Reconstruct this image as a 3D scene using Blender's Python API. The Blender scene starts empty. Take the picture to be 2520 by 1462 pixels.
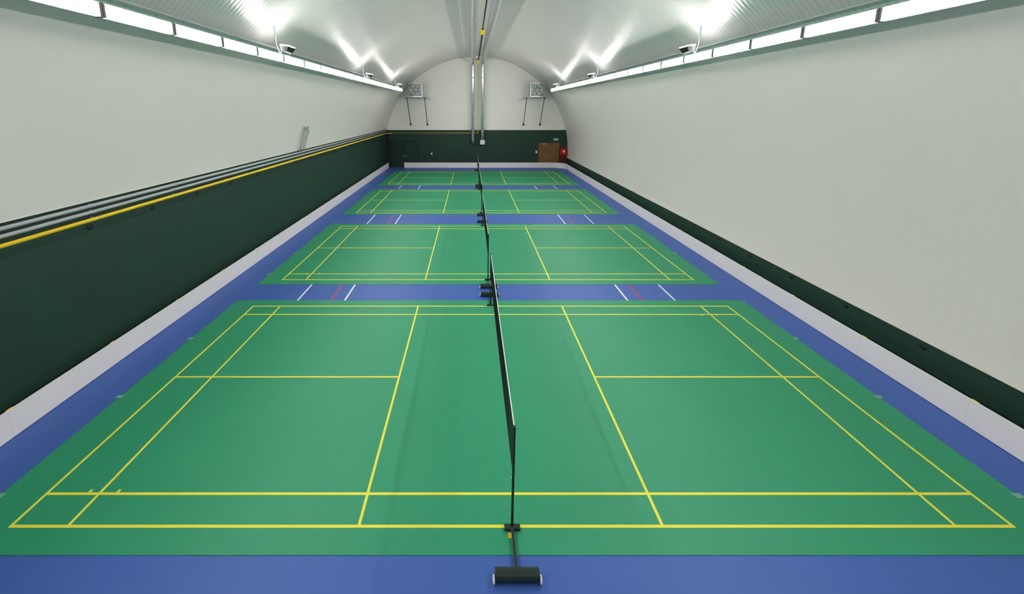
import bpy, bmesh, math, random
from mathutils import Vector, Matrix
random.seed(3)
sc = bpy.context.scene
col = sc.collection
try:
    sc.view_settings.view_transform = 'Standard'
    sc.view_settings.look = 'None'
except Exception: pass

def s2l(c):
    return tuple(((v/255)/12.92 if v/255 <= .04045 else (((v/255)+.055)/1.055)**2.4) for v in c)

# ---------------- materials ----------------
def mat(name, rgb, rough=.5, metal=0., spec=.5, noise=0., nscale=4., emis=None, bump=None, coords='Object', rib=0.):
    m = bpy.data.materials.new(name); m.use_nodes = True
    nt = m.node_tree; b = nt.nodes['Principled BSDF']
    c = (*s2l(rgb), 1)
    b.inputs['Base Color'].default_value = c
    b.inputs['Roughness'].default_value = rough
    b.inputs['Metallic'].default_value = metal
    b.inputs['Specular IOR Level'].default_value = spec
    tc = nt.nodes.new('ShaderNodeTexCoord')
    n = nt.nodes.new('ShaderNodeTexNoise'); n.inputs['Scale'].default_value = nscale
    n.inputs['Detail'].default_value = 4
    nt.links.new(tc.outputs[coords], n.inputs['Vector'])
    mx = nt.nodes.new('ShaderNodeMix'); mx.data_type = 'RGBA'
    k = noise
    mx.inputs[6].default_value = (*[v*(1-k) for v in c[:3]], 1)
    mx.inputs[7].default_value = (*[min(1, v*(1+k)) for v in c[:3]], 1)
    nt.links.new(n.outputs['Fac'], mx.inputs[0])
    nt.links.new(mx.outputs[2], b.inputs['Base Color'])
    if emis:
        b.inputs['Emission Color'].default_value = (*emis[0], 1)
        b.inputs['Emission Strength'].default_value = emis[1]
    if bump:   # (axis, scale, strength, distance)
        w = nt.nodes.new('ShaderNodeTexWave'); w.wave_type = 'BANDS'; w.bands_direction = bump[0]
        w.inputs['Scale'].default_value = bump[1]
        nt.links.new(tc.outputs[coords], w.inputs['Vector'])
        bp = nt.nodes.new('ShaderNodeBump'); bp.inputs['Strength'].default_value = bump[2]
        bp.inputs['Distance'].default_value = bump[3]
        nt.links.new(w.outputs['Fac'], bp.inputs['Height'])
        nt.links.new(bp.outputs['Normal'], b.inputs['Normal'])
        if rib:
            # ribs of the profiled sheets: colour mixed darker in the wave valleys
            pw = nt.nodes.new('ShaderNodeMath'); pw.operation = 'POWER'; pw.inputs[1].default_value = 6
            inv = nt.nodes.new('ShaderNodeMath'); inv.operation = 'SUBTRACT'; inv.inputs[0].default_value = 1
            nt.links.new(w.outputs['Fac'], inv.inputs[1]); nt.links.new(inv.outputs[0], pw.inputs[0])
            sc_ = nt.nodes.new('ShaderNodeMath'); sc_.operation = 'MULTIPLY'; sc_.inputs[1].default_value = rib
            nt.links.new(pw.outputs[0], sc_.inputs[0])
            m2 = nt.nodes.new('ShaderNodeMix'); m2.data_type = 'RGBA'
            nt.links.new(sc_.outputs[0], m2.inputs[0]); nt.links.new(mx.outputs[2], m2.inputs[6])
            m2.inputs[7].default_value = (*[v*.35 for v in c[:3]], 1)
            nt.links.new(m2.outputs[2], b.inputs['Base Color'])
    return m

M = {}
M['membrane'] = mat('membrane', (221, 215, 209), .42, 0, .5, .03, .6, bump=('Y', 1.2, .03, .015), rib=.018)
M['ceil'] = mat('ceiling_liner', (222, 219, 215), .29, .42, .6, .03, .5, bump=('Y', 2.2, .35, .012), rib=.22)
M['endw'] = mat('end_membrane', (240, 234, 229), .45, 0, .5, .02, .5)
M['dark'] = mat('dark_green_panel', (28, 56, 46), .5, 0, .35, .12, 1.5)
M['darkdoor'] = mat('dark_green_door', (26, 50, 42), .4, 0, .4, .1, 2)
M['black'] = mat('black_paint', (22, 24, 24), .45, 0, .4, .1, 10)
M['cap'] = mat('lamp_end_cap', (112, 114, 116), .6, 0, .3, .1, 10)
M['white'] = mat('white_plastic', (234, 228, 229), .4, 0, .4, .03, 2)
M['yellow'] = mat('yellow_paint', (238, 202, 20), .35, 0, .5, .05, 5)
M['line'] = mat('court_line_paint', (222, 218, 70), .5, 0, .3, .05, 8)
M['gray'] = mat('gray_pipe', (166, 173, 176), .4, 0, .5, .05, 5)
M['galv'] = mat('galvanised_steel', (190, 195, 198), .32, .8, .5, .08, 6)
M['duct'] = mat('spiral_duct_steel', (200, 206, 211), .26, .8, .5, .06, 3)
M['green'] = mat('green_vinyl', (36, 138, 98), .5, 0, .36, .07, .7)
M['net'] = mat('net_twine', (18, 26, 24), .7, 0, .2, .1, 20)
M['post'] = mat('dark_green_post', (26, 44, 38), .35, .1, .5, .08, 10)
M['tape'] = mat('white_tape', (232, 232, 228), .6, 0, .3, .03, 10)
M['tapegray'] = mat('gray_tape', (105, 160, 138), .5, 0, .3, .05, 10)
M['wood'] = mat('brown_wood', (122, 84, 48), .4, 0, .4, .2, 3, bump=('X', 6, .1, .01))
M['red'] = mat('red_paint', (170, 20, 18), .4, 0, .4, .05, 5)
M['signgreen'] = mat('sign_green', (20, 130, 80), .4, 0, .4, .02, 5)
M['glow'] = mat('lamp_diffuser', (250, 250, 250), .5, 0, .3, 0, 5, emis=((1, .985, .96), 66))
M['flood'] = mat('flood_lens', (250, 250, 250), .5, 0, .3, 0, 5, emis=((1, .985, .96), 66))

# floor with sport lines
def floor_mat():
    m = mat('blue_sport_floor', (56, 90, 162), .5, 0, .36, .05, .8)
    nt = m.node_tree; b = nt.nodes['Principled BSDF']
    base = b.inputs['Base Color'].links[0].from_socket
    tc = nt.nodes.new('ShaderNodeTexCoord'); sp = nt.nodes.new('ShaderNodeSeparateXYZ')
    nt.links.new(tc.outputs['Object'], sp.inputs[0])
    def M2(op, a, bb, c=None):
        n = nt.nodes.new('ShaderNodeMath'); n.operation = op
        for i, v in enumerate((a, bb, c)):
            if v is None: continue
            if isinstance(v, (int, float)): n.inputs[i].default_value = v
            else: nt.links.new(v, n.inputs[i])
        return n.outputs[0]
    inY = M2('MULTIPLY', M2('GREATER_THAN', sp.outputs[1], 10.5), M2('LESS_THAN', sp.outputs[1], 29.))
    cur = base
    for xs, colr in (((-5.05, -3.68, 4.54, 5.92), (218, 222, 228)), ((-4.08, 4.97), (176, 60, 70))):
        acc = None
        for x in xs:
            d = M2('LESS_THAN', M2('ABSOLUTE', M2('SUBTRACT', sp.outputs[0], x), 0), .027)
            acc = d if acc is None else M2('MAXIMUM', acc, d)
        f = M2('MULTIPLY', acc, inY)
        mx = nt.nodes.new('ShaderNodeMix'); mx.data_type = 'RGBA'
        nt.links.new(f, mx.inputs[0]); nt.links.new(cur, mx.inputs[6])
        mx.inputs[7].default_value = (*s2l(colr), 1)
        cur = mx.outputs[2]
    nt.links.new(cur, b.inputs['Base Color'])
    return m
M['floor'] = floor_mat()

# ---------------- geometry helpers ----------------
def box(bm, a, b):
    vs = [bm.verts.new((x, y, z)) for x in (a[0], b[0]) for y in (a[1], b[1]) for z in (a[2], b[2])]
    for f in ((0,1,3,2),(4,6,7,5),(0,4,5,1),(2,3,7,6),(0,2,6,4),(1,5,7,3)):
        bm.faces.new([vs[i] for i in f])
    return vs
def tube(bm, pts, r, seg=12, caps=True, smooth=True):
    pts = [Vector(p) for p in pts]
    rs = r if isinstance(r, (list, tuple)) else [r]*len(pts)
    rings = []; up = None
    for i, p in enumerate(pts):
        t = (pts[min(i+1, len(pts)-1)] - pts[max(i-1, 0)]).normalized()
        if up is None:
            up = Vector((0,0,1)) if abs(t.z) < .9 else Vector((1,0,0))
        u = (up - t*up.dot(t)).normalized(); v = t.cross(u); up = u
        rings.append([bm.verts.new(p + (u*math.cos(2*math.pi*j/seg+math.pi/4) + v*math.sin(2*math.pi*j/seg+math.pi/4))*rs[i]) for j in range(seg)])
    for a, b in zip(rings, rings[1:]):
        for j in range(seg):
            f = bm.faces.new((a[j], a[(j+1) % seg], b[(j+1) % seg], b[j])); f.smooth = smooth and seg > 4
    if caps:
        bm.faces.new(rings[0][::-1]); bm.faces.new(rings[-1])
def ringtorus(bm, c, axis, R, r, n=32, seg=8):
    axis = Vector(axis).normalized(); u = axis.orthogonal().normalized(); v = axis.cross(u); c = Vector(c)
    rings = []
    for i in range(n):
        a = 2*math.pi*i/n; d = u*math.cos(a)+v*math.sin(a)
        rings.append([bm.verts.new(c + d*(R + r*math.cos(2*math.pi*j/seg)) + axis*r*math.sin(2*math.pi*j/seg)) for j in range(seg)])
    for i in range(n):
        a, b = rings[i], rings[(i+1) % n]
        for j in range(seg):
            f = bm.faces.new((a[j], a[(j+1) % seg], b[(j+1) % seg], b[j])); f.smooth = True
def mesh(name, bm, m, bevel=0.):
    bmesh.ops.recalc_face_normals(bm, faces=bm.faces[:])
    me = bpy.data.meshes.new(name); bm.to_mesh(me); bm.free()
    for mm in (m if isinstance(m, list) else [m]): me.materials.append(M[mm])
    return me
def obj(name, bm, m, parent=None, loc=(0,0,0), bevel=0., label=None):
    me = mesh(name, bm, m)
    o = bpy.data.objects.new(name, me); col.objects.link(o); o.location = loc
    if parent: o.parent = parent
    if bevel:
        md = o.modifiers.new('bevel', 'BEVEL'); md.width = bevel; md.segments = 2; md.limit_method = 'ANGLE'
    if label: o['label'] = label
    return o
def empty(name, loc, label, cat, group=None, rot=0.):
    o = bpy.data.objects.new(name, None); col.objects.link(o); o.location = loc
    o.rotation_euler = (0, 0, rot); o.empty_display_size = .2
    return tag(o, label, cat, group)
def tag(o, label, cat, group=None):
    o['label'] = label; o['category'] = cat
    if group: o['group'] = group
    return o
def struct(o):
    o['kind'] = 'structure'; return o
def copy_thing(t, loc, rot=None, label=None):
    n = t.copy(); col.objects.link(n); n.location = loc
    if rot is not None: n.rotation_euler = (0, 0, rot)
    def rec(src, dst):
        for c in list(src.children):
            cc = c.copy(); col.objects.link(cc); cc.parent = dst
            rec(c, cc)
    rec(t, n)
    if label: n['label'] = label
    return n
nb = bmesh.new

# ---------------- constants ----------------
CX, CZ, R = .45, 1.5, 8.63
YE = 37.9; YN = -1.6
XL = -8.0; XR = 9.06
ZL = 3.58; ZR = .92
XC = .54

# ---------------- shell ----------------
bm = nb(); box(bm, (-8.3, YN-.2, -.1), (9.4, YE+.2, 0))
o = struct(obj('floor', bm, 'floor')); o['label'] = 'blue vinyl sports floor with white and red stripes'

def arc_shell(name, a0, a1, n, m):
    bm = nb(); prev = None
    ys = [YN, YE]
    for i in range(n+1):
        a = a0 + (a1-a0)*i/n
        r = [bm.verts.new((CX+R*math.cos(a), y, CZ+R*math.sin(a))) for y in ys]
        if prev:
            f = bm.faces.new((prev[0], prev[1], r[1], r[0])); f.smooth = True
        prev = r
    o = obj(name, bm, m); struct(o)
    return o
aS = math.asin((7.12-CZ)/R)
arc_shell('ceiling', aS, math.pi-aS, 64, 'ceil')['label'] = 'shiny ribbed barrel-vault ceiling liner'
arc_shell('wall_right', math.asin(max(-1, (ZR-CZ)/R)), aS, 40, 'membrane')['label'] = 'white curved membrane side wall'
arc_shell('wall_left', math.pi-aS, math.pi-math.asin((ZL-CZ)/R), 32, 'membrane')['label'] = 'white curved membrane side wall'
bm = nb(); box(bm, (XL-.15, YN, 0), (XL, YE, ZL))
wl = struct(obj('wall_left_lower', bm, 'dark')); wl['label'] = 'tall dark green lower wall panel'
bm = nb(); box(bm, (XR-.02, YN, 0), (XR+.1, YE, ZR))
wr = struct(obj('baseboard_right', bm, 'dark')); wr['label'] = 'low dark green band along the wall foot'

def endwall(name, y, m, zlo=0.):
    bm = nb(); n = 60
    a0 = math.asin((zlo-CZ)/R)
    vs = [bm.verts.new((CX+R*math.cos(a0+(math.pi-2*a0)*i/n), y, CZ+R*math.sin(a0+(math.pi-2*a0)*i/n))) for i in range(n+1)]
    bm.faces.new(vs)
    return struct(obj(name, bm, m))
endwall('wall_back', YE, 'endw')['label'] = 'unseen white arched end wall added to enclose the light'
endwall('wall_front', YN, 'endw')['label'] = 'unseen white arched end wall added to enclose the light'  # unseen wall behind the camera, added to keep the light inside the hall
bm = nb(); box(bm, (-8.0, YE-.06, 0), (9.05, YE-.001, 3.49))
wb = struct(obj('wall_back_lower', bm, 'dark')); wb['label'] = 'dark green lower end wall'
bm = nb(); box(bm, (-8.0, YE-.35, 0), (-7.72, YE-.06, 3.5))
struct(obj('trim_1', bm, 'black', bevel=.01))['label'] = 'black corner column'
# arch seam trim on the end wall
bm = nb(); tube(bm, [(CX+(R-.012)*math.cos(a), YE-.012, CZ+(R-.012)*math.sin(a)) for a in [math.radians(14+152*i/48) for i in range(49)]], .012, 8)
struct(obj('trim_2', bm, 'membrane'))['label'] = 'thin arched edge seam'
# membrane hem strips
bm = nb(); box(bm, (XR-.05, YN, ZR), (XR-.02, YE-.06, ZR+.03)); struct(obj('trim_3', bm, 'membrane'))['label'] = 'membrane hem strip'
bm = nb(); box(bm, (XL+.0, YN, ZL-.0), (XL+.08, YE-.06, ZL+.03)); struct(obj('trim_4', bm, 'membrane'))['label'] = 'membrane hem strip'

# anchor bolts on dark panels
def capmesh():
    bm = nb(); tube(bm, [(0,0,0),(.006,0,0),(.011,0,0)], [.065,.065,.04], 16); return bm
cap0 = obj('anchor_cap', capmesh(), 'black', wl, (XL, 6.4-1.68, 3.04))
for k in range(1, 20):
    c = cap0.copy(); col.objects.link(c); c.location = (XL, 4.72+1.68*k, 3.04)
cap1 = obj('anchor_cap', capmesh(), 'black', wr, (XR-.02, 5.57, .80)); cap1.rotation_euler = (0,0,math.pi)
for k in range(1, 19):
    c = cap1.copy(); col.objects.link(c); c.location = (XR-.02, 5.57+1.69*k, .80)

# ---------------- court mats ----------------
def court_lines():
    bm = nb(); w = .02; z0, z1 = .0062, .0085
    L, W = 6.7, 6.1
    def hl(y, x0, x1): box(bm, (x0, y-w, z0), (x1, y+w, z1))
    def vl(x, y0, y1, dz=.0004): box(bm, (x-w, y0, z0), (x+w, y1, z1+dz))
    for y in (w, .46+w, W-.46-w, W-w): hl(y, -L, L)
    for x in (-L+w, -L+.76+w, -2.04, 2.01, L-.76-w, L-w): vl(x, 0, W)
    hl(W/2, -L, -2.04); hl(W/2, 2.01, L)
    for d in (.62, 1.03):   # test ticks
        vl(-L+d, .5, .545); vl(L-d, W-.545, W-.5)
    return bm
bm = nb(); box(bm, (-7.33, -.33, 0), (7.33, 6.43, .006))
m0 = obj('badminton_court_mat', bm, 'green', None, (XC, 4.36, 0))
tag(m0, 'green vinyl badminton court mat with yellow court lines', 'court mat', 'badminton court mats')
obj('court_lines', court_lines(), 'line', m0, label='yellow court line markings')
for sx in (-1, 1):
    for yy in (.45, 2.47, 4.47):
        bm = nb(); box(bm, (sx*7.33-.07, yy-.04, .0062), (sx*7.33+.06, yy+.04, .008))
        obj('tape_patch', bm, 'tapegray', m0, label='gray adhesive tape patch')
for y in (12.2, 20.72, 28.8): copy_thing(m0, (XC, y, 0))

# ---------------- nets ----------------
def net_thing():
    e = empty('badminton_net', (XC, 4.36, 0), 'black badminton net with white top tape between two posts', 'net', 'badminton nets')
    W = 6.02; Y0 = .04
    def topz(y): 
        t = (y/6.1-.5)*2; return 1.524+.026*t*t
    bm = nb(); rr = .0011
    N = 300; K = 34
    for i in range(N+1):
        y = Y0+W*i/N; z = topz(y)
        tube(bm, [(0,y,z-.76),(0,y,z-.03)], rr, 3, False, False)
    for k in range(K+1):
        dz = -.76+.73*k/K
        tube(bm, [(0, Y0+W*j/10, topz(Y0+W*j/10)+dz) for j in range(11)], rr, 3, False, False)
    obj('net_mesh', bm, 'net', e)
    bm = nb()
    for j in range(12):
        y0, y1 = Y0+W*j/12, Y0+W*(j+1)/12
        za, zb = topz(y0), topz(y1); t = .005; h = .034
        v = [bm.verts.new(p) for p in ((-t,y0,za-h),(t,y0,za-h),(t,y0,za),(-t,y0,za),(-t,y1,zb-h),(t,y1,zb-h),(t,y1,zb),(-t,y1,zb))]
        for f in ((0,1,5,4),(1,2,6,5),(2,3,7,6),(3,0,4,7)): bm.faces.new([v[i] for i in f])
        if j == 0: bm.faces.new(v[:4][::-1])
        if j == 11: bm.faces.new(v[4:])
    bmesh.ops.remove_doubles(bm, verts=bm.verts[:], dist=.0005)
    obj('top_tape', bm, 'tape', e, label='white cloth tape')
    for y in (Y0, Y0+W):
        bm = nb(); box(bm, (-.005, y-.01, .79), (.005, y+.01, 1.515)); obj('side_tape', bm, 'net', e)
    for y, s in ((Y0, -1), (Y0+W, 1)):
        bm = nb()
        tube(bm, [(0,y,.80),(.008,y,.79),(.02,y,.77),(.024,y,.745),(.012,y,.72),(-.012,y,.725),(-.02,y,.75),(-.008,y,.785),(.006,y,.76),(.006,y,.70),(-.006,y,.66),(.008,y,.64)], .005, 6)
        obj('tie_cord', bm, 'tape', e, label='white tie cord')
    return e
n0 = net_thing()
for y in (12.2, 20.72, 28.8): copy_thing(n0, (XC, y, 0))

def post_thing(loc):
    # local: foot at origin, net toward +Y, weight toward -Y
    e = empty('net_post', loc, 'dark green freestanding net post with wheeled weighted base', 'net post', 'net posts')
    bm = nb(); tube(bm, [(0,0,.02),(0,0,1.53),(0,0,1.531),(0,0,1.56)], [.018,.018,.022,.016], 16)
    obj('pole', bm, 'post', e)
    bm = nb()
    tube(bm, [(0,-.018,.25),(0,-.035,.5),(0,-.035,1.4),(0,-.018,1.5)], .004, 6)
    obj('tension_cord', bm, 'net', e)
    bm = nb(); box(bm, (-.105, -.045, .009), (.105, .025, .05))
    obj('foot_bar', bm, 'post', e, bevel=.006)
    bm = nb(); box(bm, (-.018, -.55, .03), (.018, -.02, .06))
    obj('base_rail', bm, 'post', e, bevel=.004)
    bm = nb()
    pr = [(-.53,.03),(-.53,.10),(-.545,.13),(-.575,.142),(-.61,.138),(-.64,.115),(-.655,.08),(-.65,.035),(-.63,.02),(-.56,.02)]
    a = [bm.verts.new((-.262, y, z)) for y, z in pr]; b = [bm.verts.new((.262, y, z)) for y, z in pr]
    bm.faces.new(a); bm.faces.new(b[::-1])
    for i in range(len(pr)):
        f = bm.faces.new((a[i], b[i], b[(i+1) % len(pr)], a[(i+1) % len(pr)])); f.smooth = False
    obj('counterweight', bm, 'post', e, bevel=.008)
    for s in (-1, 1):
        bm = nb(); tube(bm, [(s*.264,-.62,.045),(s*.267,-.62,.045),(s*.286,-.62,.045),(s*.29,-.62,.045)], [.036,.045,.045,.03], 20)
        obj('wheel', bm, 'white', e, label='small white wheel')
    return e
p0 = post_thing((XC, 4.36, 0))
for y in (4.36, 12.2, 20.72, 28.8):
    if y > 5: copy_thing(p0, (XC, y, 0), 0)
    copy_thing(p0, (XC, y+6.1, 0), math.pi)
bm = nb(); box(bm, (-.03,-.04,.0062),(.03,.03,.009))
tag(obj('floor_tag', bm, 'yellow', None, (XC-.03, 4.27, 0)), 'small yellow tag beside the net post foot', 'tag')

# ---------------- rink boards ----------------
def board_thing(Lb=1.97):
    e = empty('rink_board', (0,0,0), 'low white plastic rink board panel', 'rink board', 'white rink boards')
    bm = nb(); box(bm, (-.025, .0015, .01), (0, Lb-.0015, .47)); obj('panel', bm, 'white', e)
    bm = nb(); box(bm, (-.035, .001, .47), (.004, Lb-.001, .5)); obj('top_rail', bm, 'white', e)
    for y in (.3, Lb-.3):
        bm = nb()
        v = [bm.verts.new(p) for p in ((-.025,y-.02,0),(-.16,y-.02,0),(-.16,y-.02,.02),(-.04,y-.02,.42),(-.025,y-.02,.42),(-.025,y+.02,0),(-.16,y+.02,0),(-.16,y+.02,.02),(-.04,y+.02,.42),(-.025,y+.02,.42))]
        bm.faces.new(v[:5]); bm.faces.new(v[5:][::-1])
        for i in range(5): bm.faces.new((v[i], v[(i+1)%5], v[5+(i+1)%5], v[5+i]))
        obj('support_bracket', bm, 'gray', e)
    bm = nb(); box(bm, (-.045, .003, .46), (-.036, .10, .508)); box(bm, (-.036, .003, .501), (-.022, .10, .508))
    bmesh.ops.remove_doubles(bm, verts=bm.verts[:], dist=.0005)
    obj('joint_clip', bm, 'yellow', e, label='yellow joint clip')
    return e
b0 = board_thing(); b0.location = (-7.75, 5.86-2*1.97, 0)
for k in range(-1, 16): copy_thing(b0, (-7.75, 5.86+1.97*k, 0), 0)
for k in range(-2, 15):
    t = copy_thing(b0, (8.69, 6.15+2.0*(k+1), 0), math.pi); t.scale = (1, 2.0/1.97, 1)
for k in range(7):
    t = copy_thing(b0, (-6.3+1.977*k, 37.3, 0), -math.pi/2)
# curved corner
e = empty('rink_board_corner', (7.54, 36.15, 0), 'curved white rink board corner panel', 'rink board')
def arcprof(bm, r0, r1, z0, z1, n=16):
    rings = []
    for i in range(n+1):
        a = math.pi/2*i/n
        rings.append([bm.verts.new((r*math.cos(a), r*math.sin(a), z)) for r, z in ((r0,z0),(r1,z0),(r1,z1),(r0,z1))])
    for a, b in zip(rings, rings[1:]):
        for j in range(4): bm.faces.new((a[j], a[(j+1)%4], b[(j+1)%4], b[j]))
    bm.faces.new(rings[0]); bm.faces.new(rings[-1][::-1])
bm = nb(); arcprof(bm, 1.15, 1.175, .01, .47); obj('panel', bm, 'white', e)
bm = nb(); arcprof(bm, 1.144, 1.185, .47, .5); obj('top_rail', bm, 'white', e)

# ---------------- pipes on left wall ----------------
def clamps(p, x, z, r):
    x0 = XL+.012
    bm = nb(); tube(bm, [(x,-.012,z),(x,.012,z)], r+.004, 16); box(bm, (x0,-.012,z-.012),(x-r+.01,.012,z+.012)); box(bm, (x0,-.03,z-.03),(x0+.006,.03,z+.03))
    c = obj('pipe_clamp', bm, 'galv', p, (0,5.8,0), label='galvanised pipe clamp')
    for k in range(1, 14):
        d = c.copy(); col.objects.link(d); d.location = (0, 5.8+2.35*k, 0)
def straight(name, m, x, z, r, lab, y1=YE-.4):
    bm = nb(); tube(bm, [(x, YN+.05, z), (x, y1, z)], r, 16)
    o = tag(obj(name, bm, m), lab, 'pipe'); clamps(o, x, z, r); return o
straight('gray_pipe', 'gray', XL+.10, 3.49, .036, 'gray pipe running along the dark green wall')['group'] = 'gray wall pipes'
straight('gray_pipe', 'gray', XL+.10, 3.36, .036, 'gray pipe running along the dark green wall')['group'] = 'gray wall pipes'
bm = nb(); yx = XL+.13
def bend(a, c, b, r=.25, n=6):
    a, c, b = Vector(a), Vector(c), Vector(b); p = c+(a-c).normalized()*r; q = c+(b-c).normalized()*r
    return [tuple((1-t)**2*p+2*t*(1-t)*c+t*t*q) for t in [i/n for i in range(n+1)]]
P0=(yx,YN+.05,3.21)
path = [P0] + bend(P0, (yx,YE-.5,3.21), (-6, YE-.5, 3.21), .12) + bend((yx,YE-.5,3.21), (-7.5,YE-.5,3.21), (-7.5,YE-.11,3.21), .1) + bend((-7.5,YE-.5,3.21), (-7.5,YE-.11,3.21), (.6,YE-.11,3.21), .1)
tube(bm, path, .038, 12)
tube(bm, [path[-1]] + bend((-7,YE-.11,3.21),(.62,YE-.11,3.21),(.62,YE-.11,9),.12) + [(.62, YE-.11, 9.4)], .02, 12)
gp = tag(obj('gas_pipe', bm, 'yellow'), 'yellow gas pipe along wall and up the end wall', 'pipe')
clamps(gp, yx, 3.21, .038)

# leaning steel frame above pipes
e = empty('wall_frame', (XL+.1, 18.4, 3.6), 'gray steel tube frame fixed to the wall above the pipes', 'steel frame')
def wx(z, off=.10): return CX - math.sqrt(R*R-(z-CZ)**2) + off - (XL+.1)
for y in (-.19, .19):
    bm = nb(); tube(bm, [(.08, y, -.02), (wx(4.0), y, .4), (wx(4.68), y, 1.06)], .028, 4); obj('upright', bm, 'galv', e)
for z, x in ((1.06, wx(4.66)), (.02, .08)):
    bm = nb(); tube(bm, [(x, -.22, z), (x, .22, z)], .028, 4); obj('crossbar', bm, 'galv', e)
for y in (.19, -.19):
    bm = nb(); tube(bm, [(wx(4.55)+.06, y, .93), (.14, y, -.02)], .016, 4); obj('brace', bm, 'galv', e)
bm = nb(); box(bm, (wx(4.6)-.02,-.07,.9),(wx(4.6)+.06,.07,1.0)); obj('end_plate', bm, 'galv', e)

# ---------------- luminaires ----------------
ZLUM = 6.91
e = empty('strip_luminaire', (CX+6.02, 2, ZLUM), 'bright white linear luminaire in a continuous row', 'luminaire', 'linear luminaires')
bm = nb(); box(bm, (-.06,-.67,-.085),(.0,.67,.085)); obj('diffuser', bm, 'glow', e, label='glowing white diffuser')
bm = nb(); box(bm, (.001,-.68,-.095),(.1,.68,.10)); obj('housing', bm, 'gray', e)
bm = nb(); box(bm, (-.085,-.72,.102),(.1,.72,.112)); obj('reflector_lip', bm, 'gray', e)
for a, b in ((-.728,-.685),(.685,.728)):
    bm = nb(); box(bm, (-.085,a,-.10),(.05,b,.10)); obj('end_cap', bm, 'cap', e)
for y in (-.5,.5):
    bm = nb(); tube(bm, [(.05,y,.115),(.38,y,.2)], .012, 6); obj('hanger', bm, 'galv', e)
L0 = e
Yr0 = 5.21 + .74
Yl0 = 4.88 + .74
L0.location = (CX+6.02, Yr0-1.47*3, ZLUM)
for k in range(-2, 19): copy_thing(L0, (CX+6.02, Yr0+1.47*k, ZLUM), 0)
for k in range(-3, 19): copy_thing(L0, (CX-6.02, Yl0+1.47*k, ZLUM), math.pi)
for s in (-1, 1):
    x = CX + s*6.24
    bm = nb(); tube(bm, [(x, YN+.05, 7.22), (x, YE-.4, 7.22)], .022, 8)
    tag(obj('cable_conduit', bm, 'gray'), 'thin gray conduit above the row of lights', 'conduit', 'ceiling conduits')

# floodlights
def flood():
    e = empty('floodlight', (0,0,0), 'black floodlight aimed up at the vaulted ceiling', 'floodlight', 'ceiling floodlights')
    rot = Matrix.Rotation(math.radians(-8), 4, 'Y')
    def rb(bm): bmesh.ops.transform(bm, matrix=rot, verts=bm.verts[:])
    bm = nb()
    vs = box(bm, (-.13,-.24,-.1),(.13,.24,.05))
    for v in vs:
        if v.co.z < 0: v.co.x *= .6; v.co.y *= .7
    rb(bm)
    obj('housing', bm, 'black', e, bevel=.01)
    bm = nb(); box(bm, (-.11,-.22,.052),(.11,.22,.075)); rb(bm); obj('lens', bm, 'flood', e, label='glowing lens')
    bm = nb(); tube(bm, [(0,-.26,0),(.05,-.27,-.12),(.1,-.2,-.16),(.1,.2,-.16),(.05,.27,-.12),(0,.26,0)], .015, 6); obj('yoke', bm, 'galv', e)
    bm = nb(); tube(bm, [(.1,.0,-.16),(.22,.0,-.1),(.30,0,.1),(.32,0,.60)], .014, 8); obj('mounting_arm', bm, 'gray', e)
    return e
f0 = flood()
FY = [11.75, 20.9, 29.6]
f0.location = (CX+5.6, FY[0], 7.12)
copy_thing(f0, (CX+5.6, 2.6, 7.12), 0); copy_thing(f0, (CX-5.6, 2.6, 7.12), math.pi)
for i, y in enumerate(FY):
    if i: copy_thing(f0, (CX+5.6, y, 7.12), 0)
    copy_thing(f0, (CX-5.6, y, 7.12), math.pi)

# ---------------- ducts ----------------
def duct(x, zend, lab):
    e = empty('ventilation_duct', (x, YE-.35, zend), lab, 'duct', 'ventilation ducts')
    r = .13; zt = 9.6; yv = YE-.35
    def loc(p): return (p[0]-x, p[1]-yv, p[2]-zend)
    pts = [(x, YN+.1, zt)] + bend((x,0,zt),(x,yv,zt),(x,yv,zend),.35,10) + [(x,yv,zend)]
    full = []; rs = []
    def seg(a, b, step):
        a, b = Vector(a), Vector(b); n = max(1, int((b-a).length/step))
        for i in range(n):
            p = a.lerp(b, i/n); q = a.lerp(b, min(1, (i+.06)/n)); full.extend([tuple(p), tuple(q)]); rs.extend([r+.006, r])
    seg(pts[0], pts[1], .5)
    for p in pts[1:-1]: full.append(p); rs.append(r)
    seg(pts[-2], pts[-1], .4); full.append(pts[-1]); rs.append(r)
    bm = nb(); tube(bm, [loc(p) for p in full], rs, 20); obj('duct_tube', bm, 'duct', e)
    for k in range(16):
        y = 1.5+2.3*k
        bm = nb(); tube(bm, [loc((x,y-.03,zt)), loc((x,y+.03,zt))], r+.015, 20); obj('clamp_ring', bm, 'galv', e)
        s = 1 if x > XC else -1
        za = CZ+math.sqrt(R*R-(x+s*.2-CX)**2)
        bm = nb()
        box(bm, tuple(loc((x+s*.145-.01, y-.02, zt-.02))), tuple(loc((x+s*.145+.02, y+.02, za-.02))))
        obj('hanger', bm, 'galv', e)
    for z in (8.2, 6.6, 5.0, 3.4):
        if z > zend+.1:
            bm = nb(); tube(bm, [loc((x,yv,z-.03)), loc((x,yv,z+.03))], r+.015, 20); obj('clamp_ring', bm, 'galv', e)
    return e
duct(.14, 2.25, 'galvanised spiral duct under the vault, turning down the end wall')
d = duct(1.03, 2.6, 'galvanised spiral duct under the vault, ending in a white box')
bm = nb(); box(bm, (-.22,-.15,-.42),(.22,.15,-.02)); obj('outlet_box', bm, 'white', d, bevel=.01, label='white outlet box')

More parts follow.
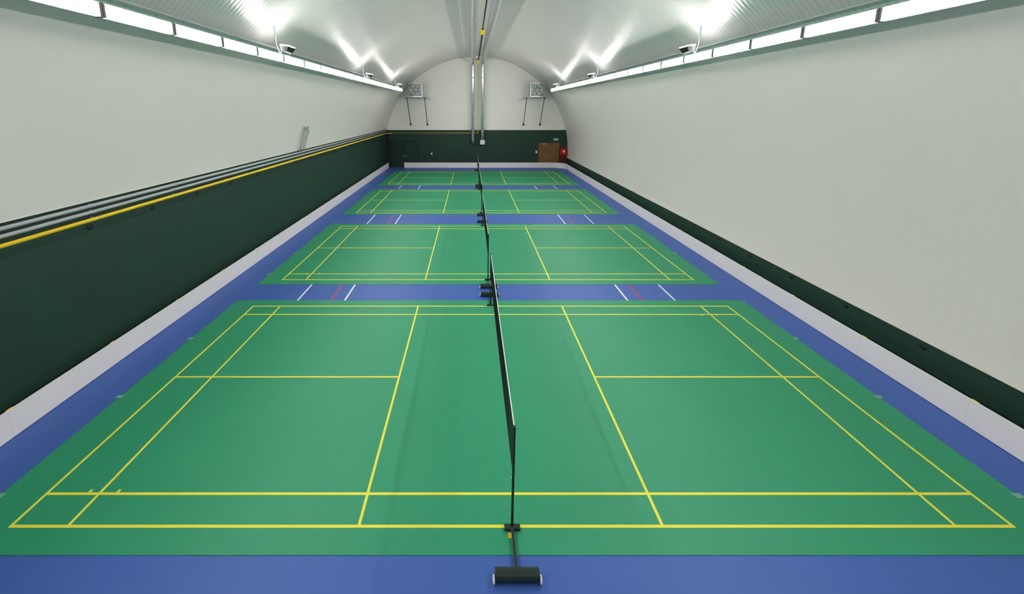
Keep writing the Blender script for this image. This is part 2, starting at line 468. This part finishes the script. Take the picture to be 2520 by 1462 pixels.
# centre rail and yellow boxes
e = empty('overhead_rail', (.6, 18, 9.62), 'slim steel rail with dark cable hanging under the vault', 'rail')
bm = nb(); box(bm, (-.03,-17,-.03),(.03,YE-18-.6,.03)); obj('beam', bm, 'black', e)
bm = nb(); pts = []
for i in range(97):
    y = 4.42+12.75*i/96; pts.append((0.02, y, -.12-.07*abs(math.sin(i*math.pi/6))))
tube(bm, pts, .03, 8); obj('cable', bm, 'black', e)
for k in range(12): 
    y = -16+3*k; bm = nb(); box(bm, (-.012,y-.015,.03),(.012,y+.015,.46)); obj('drop_rod', bm, 'galv', e)
def ybox(y):
    e = empty('valve_box', (.6, y, 9.42), 'yellow control box hanging from the overhead rail', 'control box', 'yellow control boxes')
    bm = nb(); box(bm, (-.105,-.1,-.14),(.105,.1,.1)); obj('casing', bm, 'yellow', e, bevel=.02)
    bm = nb(); box(bm, (-.06,-.05,.1),(.06,.05,.165)); obj('fitting', bm, 'black', e)
    return e
for y in (14.6, 22.2, 35.35): ybox(y)

# ---------------- fan units ----------------
def fan(xa, xb, xc_circle, lab):
    e = empty('fan_heater', ((xa+xb)/2, YE-.06, 6.45), lab, 'fan heater', 'fan heaters')
    cx = (xa+xb)/2; w = (xb-xa)/2
    yf = -2.0; yb = -.9
    bm = nb()
    for y in (yf, yb, -.05): box(bm, (-w-.1, y-.03, -.03),(w+.1, y+.03, .03))
    for x in (-w, w): box(bm, (x-.03, yf, -.03),(x+.03, 0.0, .03))
    obj('shelf', bm, 'gray', e, bevel=.004)
    for x in (-w, w):
        bm = nb(); tube(bm, [(x, yf+.05, -.03),(x, -.07, -2.4)], .03, 8)
        box(bm, (x-.07, -.09, -2.52),(x+.07, 0, -2.34)); box(bm, (x-.06,yf-.02,-.12),(x+.06,yf+.12,-.02)); obj('strut', bm, 'black', e)
    bw = .58; c0 = xc_circle - cx
    bm = nb()
    for x in (c0-bw, c0+bw):
        for y in (yf+.1, yb): box(bm, (x-.02,y-.02,.03),(x+.02,y+.02,1.2))
        for z in (.06, 1.18): box(bm, (x-.02,yf+.1,z-.02),(x+.02,yb,z+.02))
    for y in (yf+.1, yb):
        for z in (.06, 1.18): box(bm, (c0-bw,y-.02,z-.02),(c0+bw,y+.02,z+.02))
    obj('frame', bm, 'galv', e)
    bm = nb(); box(bm, (c0-bw+.05, yf+.45, .1),(c0+bw-.05, yb-.03, 1.14)); obj('casing', bm, 'gray', e, bevel=.02)
    cz = .62; yy = yf+.2
    bm = nb(); n = 36; prof = [(.40,.25),(.40,0),(.46,-.04),(.49,0),(.43,.05),(.43,.25)]
    rings = [[bm.verts.new((c0+r*math.cos(2*math.pi*i/n), yy+d, cz+r*math.sin(2*math.pi*i/n))) for r, d in prof] for i in range(n)]
    for i in range(n):
        a, b = rings[i], rings[(i+1)%n]
        for j in range(5): 
            f = bm.faces.new((a[j],a[j+1],b[j+1],b[j])); f.smooth = True
    obj('fan_shroud', bm, 'white', e)
    bm = nb(); tube(bm, [(c0,yy+.02,cz),(c0,yy+.14,cz)], .09, 16); hub = obj('fan_hub', bm, 'white', e)
    for k in range(6):
        bm = nb()
        a = k*math.pi/3; u = Vector((math.cos(a),0,math.sin(a))); v = Vector((-math.sin(a),0,math.cos(a)))
        c = Vector((c0, yy+.08, cz)); q = []
        for rr, ww, tw in ((.08,.06,.05),(.24,.12,.04),(.38,.15,.03)):
            q.append((c+u*rr-v*ww*.5+Vector((0,tw,0)), c+u*rr+v*ww*.5-Vector((0,tw,0))))
        vv = [(bm.verts.new(p), bm.verts.new(s)) for p, s in q]
        for a1, b1 in zip(vv, vv[1:]): bm.faces.new((a1[0],a1[1],b1[1],b1[0]))
        obj('fan_blade', bm, 'white', hub)
    bm = nb()
    for rr in (.12,.22,.32,.42): ringtorus(bm, (c0,yy-.05,cz), (0,1,0), rr, .005, 28, 5)
    for k in range(6):
        a = k*math.pi/6; u = Vector((math.cos(a),0,math.sin(a)))*.44; c = Vector((c0,yy-.05,cz)); tube(bm, [c-u, c+u], .006, 5)
    obj('fan_guard', bm, 'galv', e)
    return e
fan(-5.65, -4.1, -4.9, 'galvanised fan heater on a strutted wall shelf')
fan(4.85, 6.4, 5.75, 'galvanised fan heater on a strutted wall shelf')

# ---------------- doors etc ----------------
YW = YE-.06
def door(name, x0, x1, h, m, fm, lab):
    e = bpy.data.objects.new(name, None); col.objects.link(e); e.location = ((x0+x1)/2, YW, 0); struct(e); e['label'] = lab
    w = (x1-x0)/2
    bm = nb(); box(bm, (-w-.06,-.08,0),(-w,0,h+.06)); box(bm, (w,-.08,0),(w+.06,0,h+.06)); box(bm, (-w,-.08,h),(w,0,h+.06)); obj('door_frame', bm, fm, e)
    for s in (-1, 1):
        bm = nb(); a, b = (-w+.005, -.006) if s < 0 else (.006, w-.005)
        box(bm, (a,-.05,.01),(b,0,h-.005))
        lf = obj('door_leaf', bm, m, e, bevel=.004)
        bm = nb(); hx = -.09 if s < 0 else .09
        box(bm, (hx-.02,-.058,.98),(hx+.02,-.051,1.18)); tube(bm, [(hx,-.06,1.08),(hx,-.1,1.08),(hx+s*.12,-.1,1.08)], .01, 8)
        obj('door_handle', bm, 'galv', lf)
    return e
door('door_1', -7.55, -5.05, 2.4, 'darkdoor', 'black', 'dark green double door')
d2 = door('door_2', 6.38, 8.22, 2.25, 'wood', 'wood', 'brown wooden double door')
bm = nb(); box(bm, (-.63,-.13,2.16),(-.27,-.082,2.25)); obj('door_closer', bm, 'gray', d2, bevel=.01, label='gray door closer')

# exit sign
e = empty('exit_sign', (7.95, YW, 2.62), 'emergency exit pictogram sign above wooden door', 'sign')
bm = nb(); box(bm, (-.24,-.05,-.09),(.24,-0.0,.09)); obj('panel', bm, 'tape', e, bevel=.005)
bm = nb()
box(bm, (-.21,-.055,-.065),(-.10,-.051,.065)); box(bm, (.10,-.055,-.065),(.21,-.051,.065))
box(bm, (-.07,-.055,-.012),(.0,-.051,.012))
v = [bm.verts.new(p) for p in ((0,-.055,-.04),(.06,-.055,0),(0,-.055,.04))]; bm.faces.new(v)
obj('pictogram', bm, 'signgreen', e, label='green door and arrow pictogram')
for cx0 in (-.155, .155):
    bm = nb()
    tube(bm, [(cx0,-.0556,.04),(cx0,-.058,.04)], .012, 10)
    for p, q in (((0,.028),(-.005,-.01)),((0,.02),(.025,.005)),((0,.02),(-.025,.01)),((-.005,-.01),(.02,-.045)),((-.005,-.01),(-.03,-.04))):
        tube(bm, [(cx0+p[0],-.057,p[1]),(cx0+q[0],-.057,q[1])], .005, 4)
    obj('running_figure', bm, 'tape', e, label='white running figure pictogram')

# fire hose cabinet
e = empty('fire_hose_cabinet', (8.68, YW, 0), 'red fire hose cabinet on legs beside the wooden door', 'fire hose cabinet')
bm = nb(); box(bm, (-.33,-.25,1.15),(.33,-.0,1.83)); obj('cabinet_body', bm, 'red', e, bevel=.01)
bm = nb(); box(bm, (-.3,-.265,1.18),(.3,-.251,1.8)); dd = obj('door', bm, 'red', e, bevel=.004)
bm = nb(); box(bm, (-.1,-.269,1.42),(.1,-.266,1.62)); obj('hose_sign', bm, 'tape', dd, label='white pictogram plate')
bm = nb(); ringtorus(bm, (0,-.271,1.53), (0,1,0), .05, .009, 20, 6); tube(bm, [(.05,-.271,1.53),(.06,-.271,1.45)], .008, 6); obj('hose_pictogram', bm, 'red', dd)
for x in (-.25, .25):
    bm = nb(); box(bm, (x-.03,-.2,0),(x+.03,-.14,1.15)); box(bm, (x-.06,-.23,0),(x+.06,-.1,.02)); obj('leg', bm, 'red', e)
bm = nb(); tube(bm, [(0,-.12,0),(0,-.12,1.15)], .04, 12); obj('supply_pipe', bm, 'red', e)

def wallbox(name, x, z, w, h, m, lab, cat):
    e = empty(name, (x, YW, z), lab, cat)
    bm = nb(); box(bm, (-w,-.06,-h),(w,0,h)); obj('casing', bm, m, e, bevel=.01)
    bm = nb(); box(bm, (-w*.6,-.07,-h*.5),(w*.6,-.06,h*.5)); obj('cover', bm, 'white', e, bevel=.004)
    return e
wallbox('switch_box', 6.15, 1.45, .1, .14, 'gray', 'small gray switch box beside the wooden door', 'switch box')
wallbox('wall_socket', -3.75, 1.28, .07, .08, 'white', 'small white wall socket on dark green wall', 'socket')

# ---------------- world / camera ----------------
w = bpy.data.worlds.new('World'); sc.world = w; w.use_nodes = True
w.node_tree.nodes['Background'].inputs[0].default_value = (.8, .85, .9, 1)
w.node_tree.nodes['Background'].inputs[1].default_value = .3
cam = bpy.data.cameras.new('Camera'); co = bpy.data.objects.new('Camera', cam); col.objects.link(co)
co.location = (0, 0, 5.474); co.rotation_euler = (math.radians(79), 0, 0)
cam.sensor_width = 36; cam.lens = 986.5/2520*36
cam.shift_x = 100/2520; cam.shift_y = -(731-458.8)/2520
cam.clip_start = .05
sc.camera = co
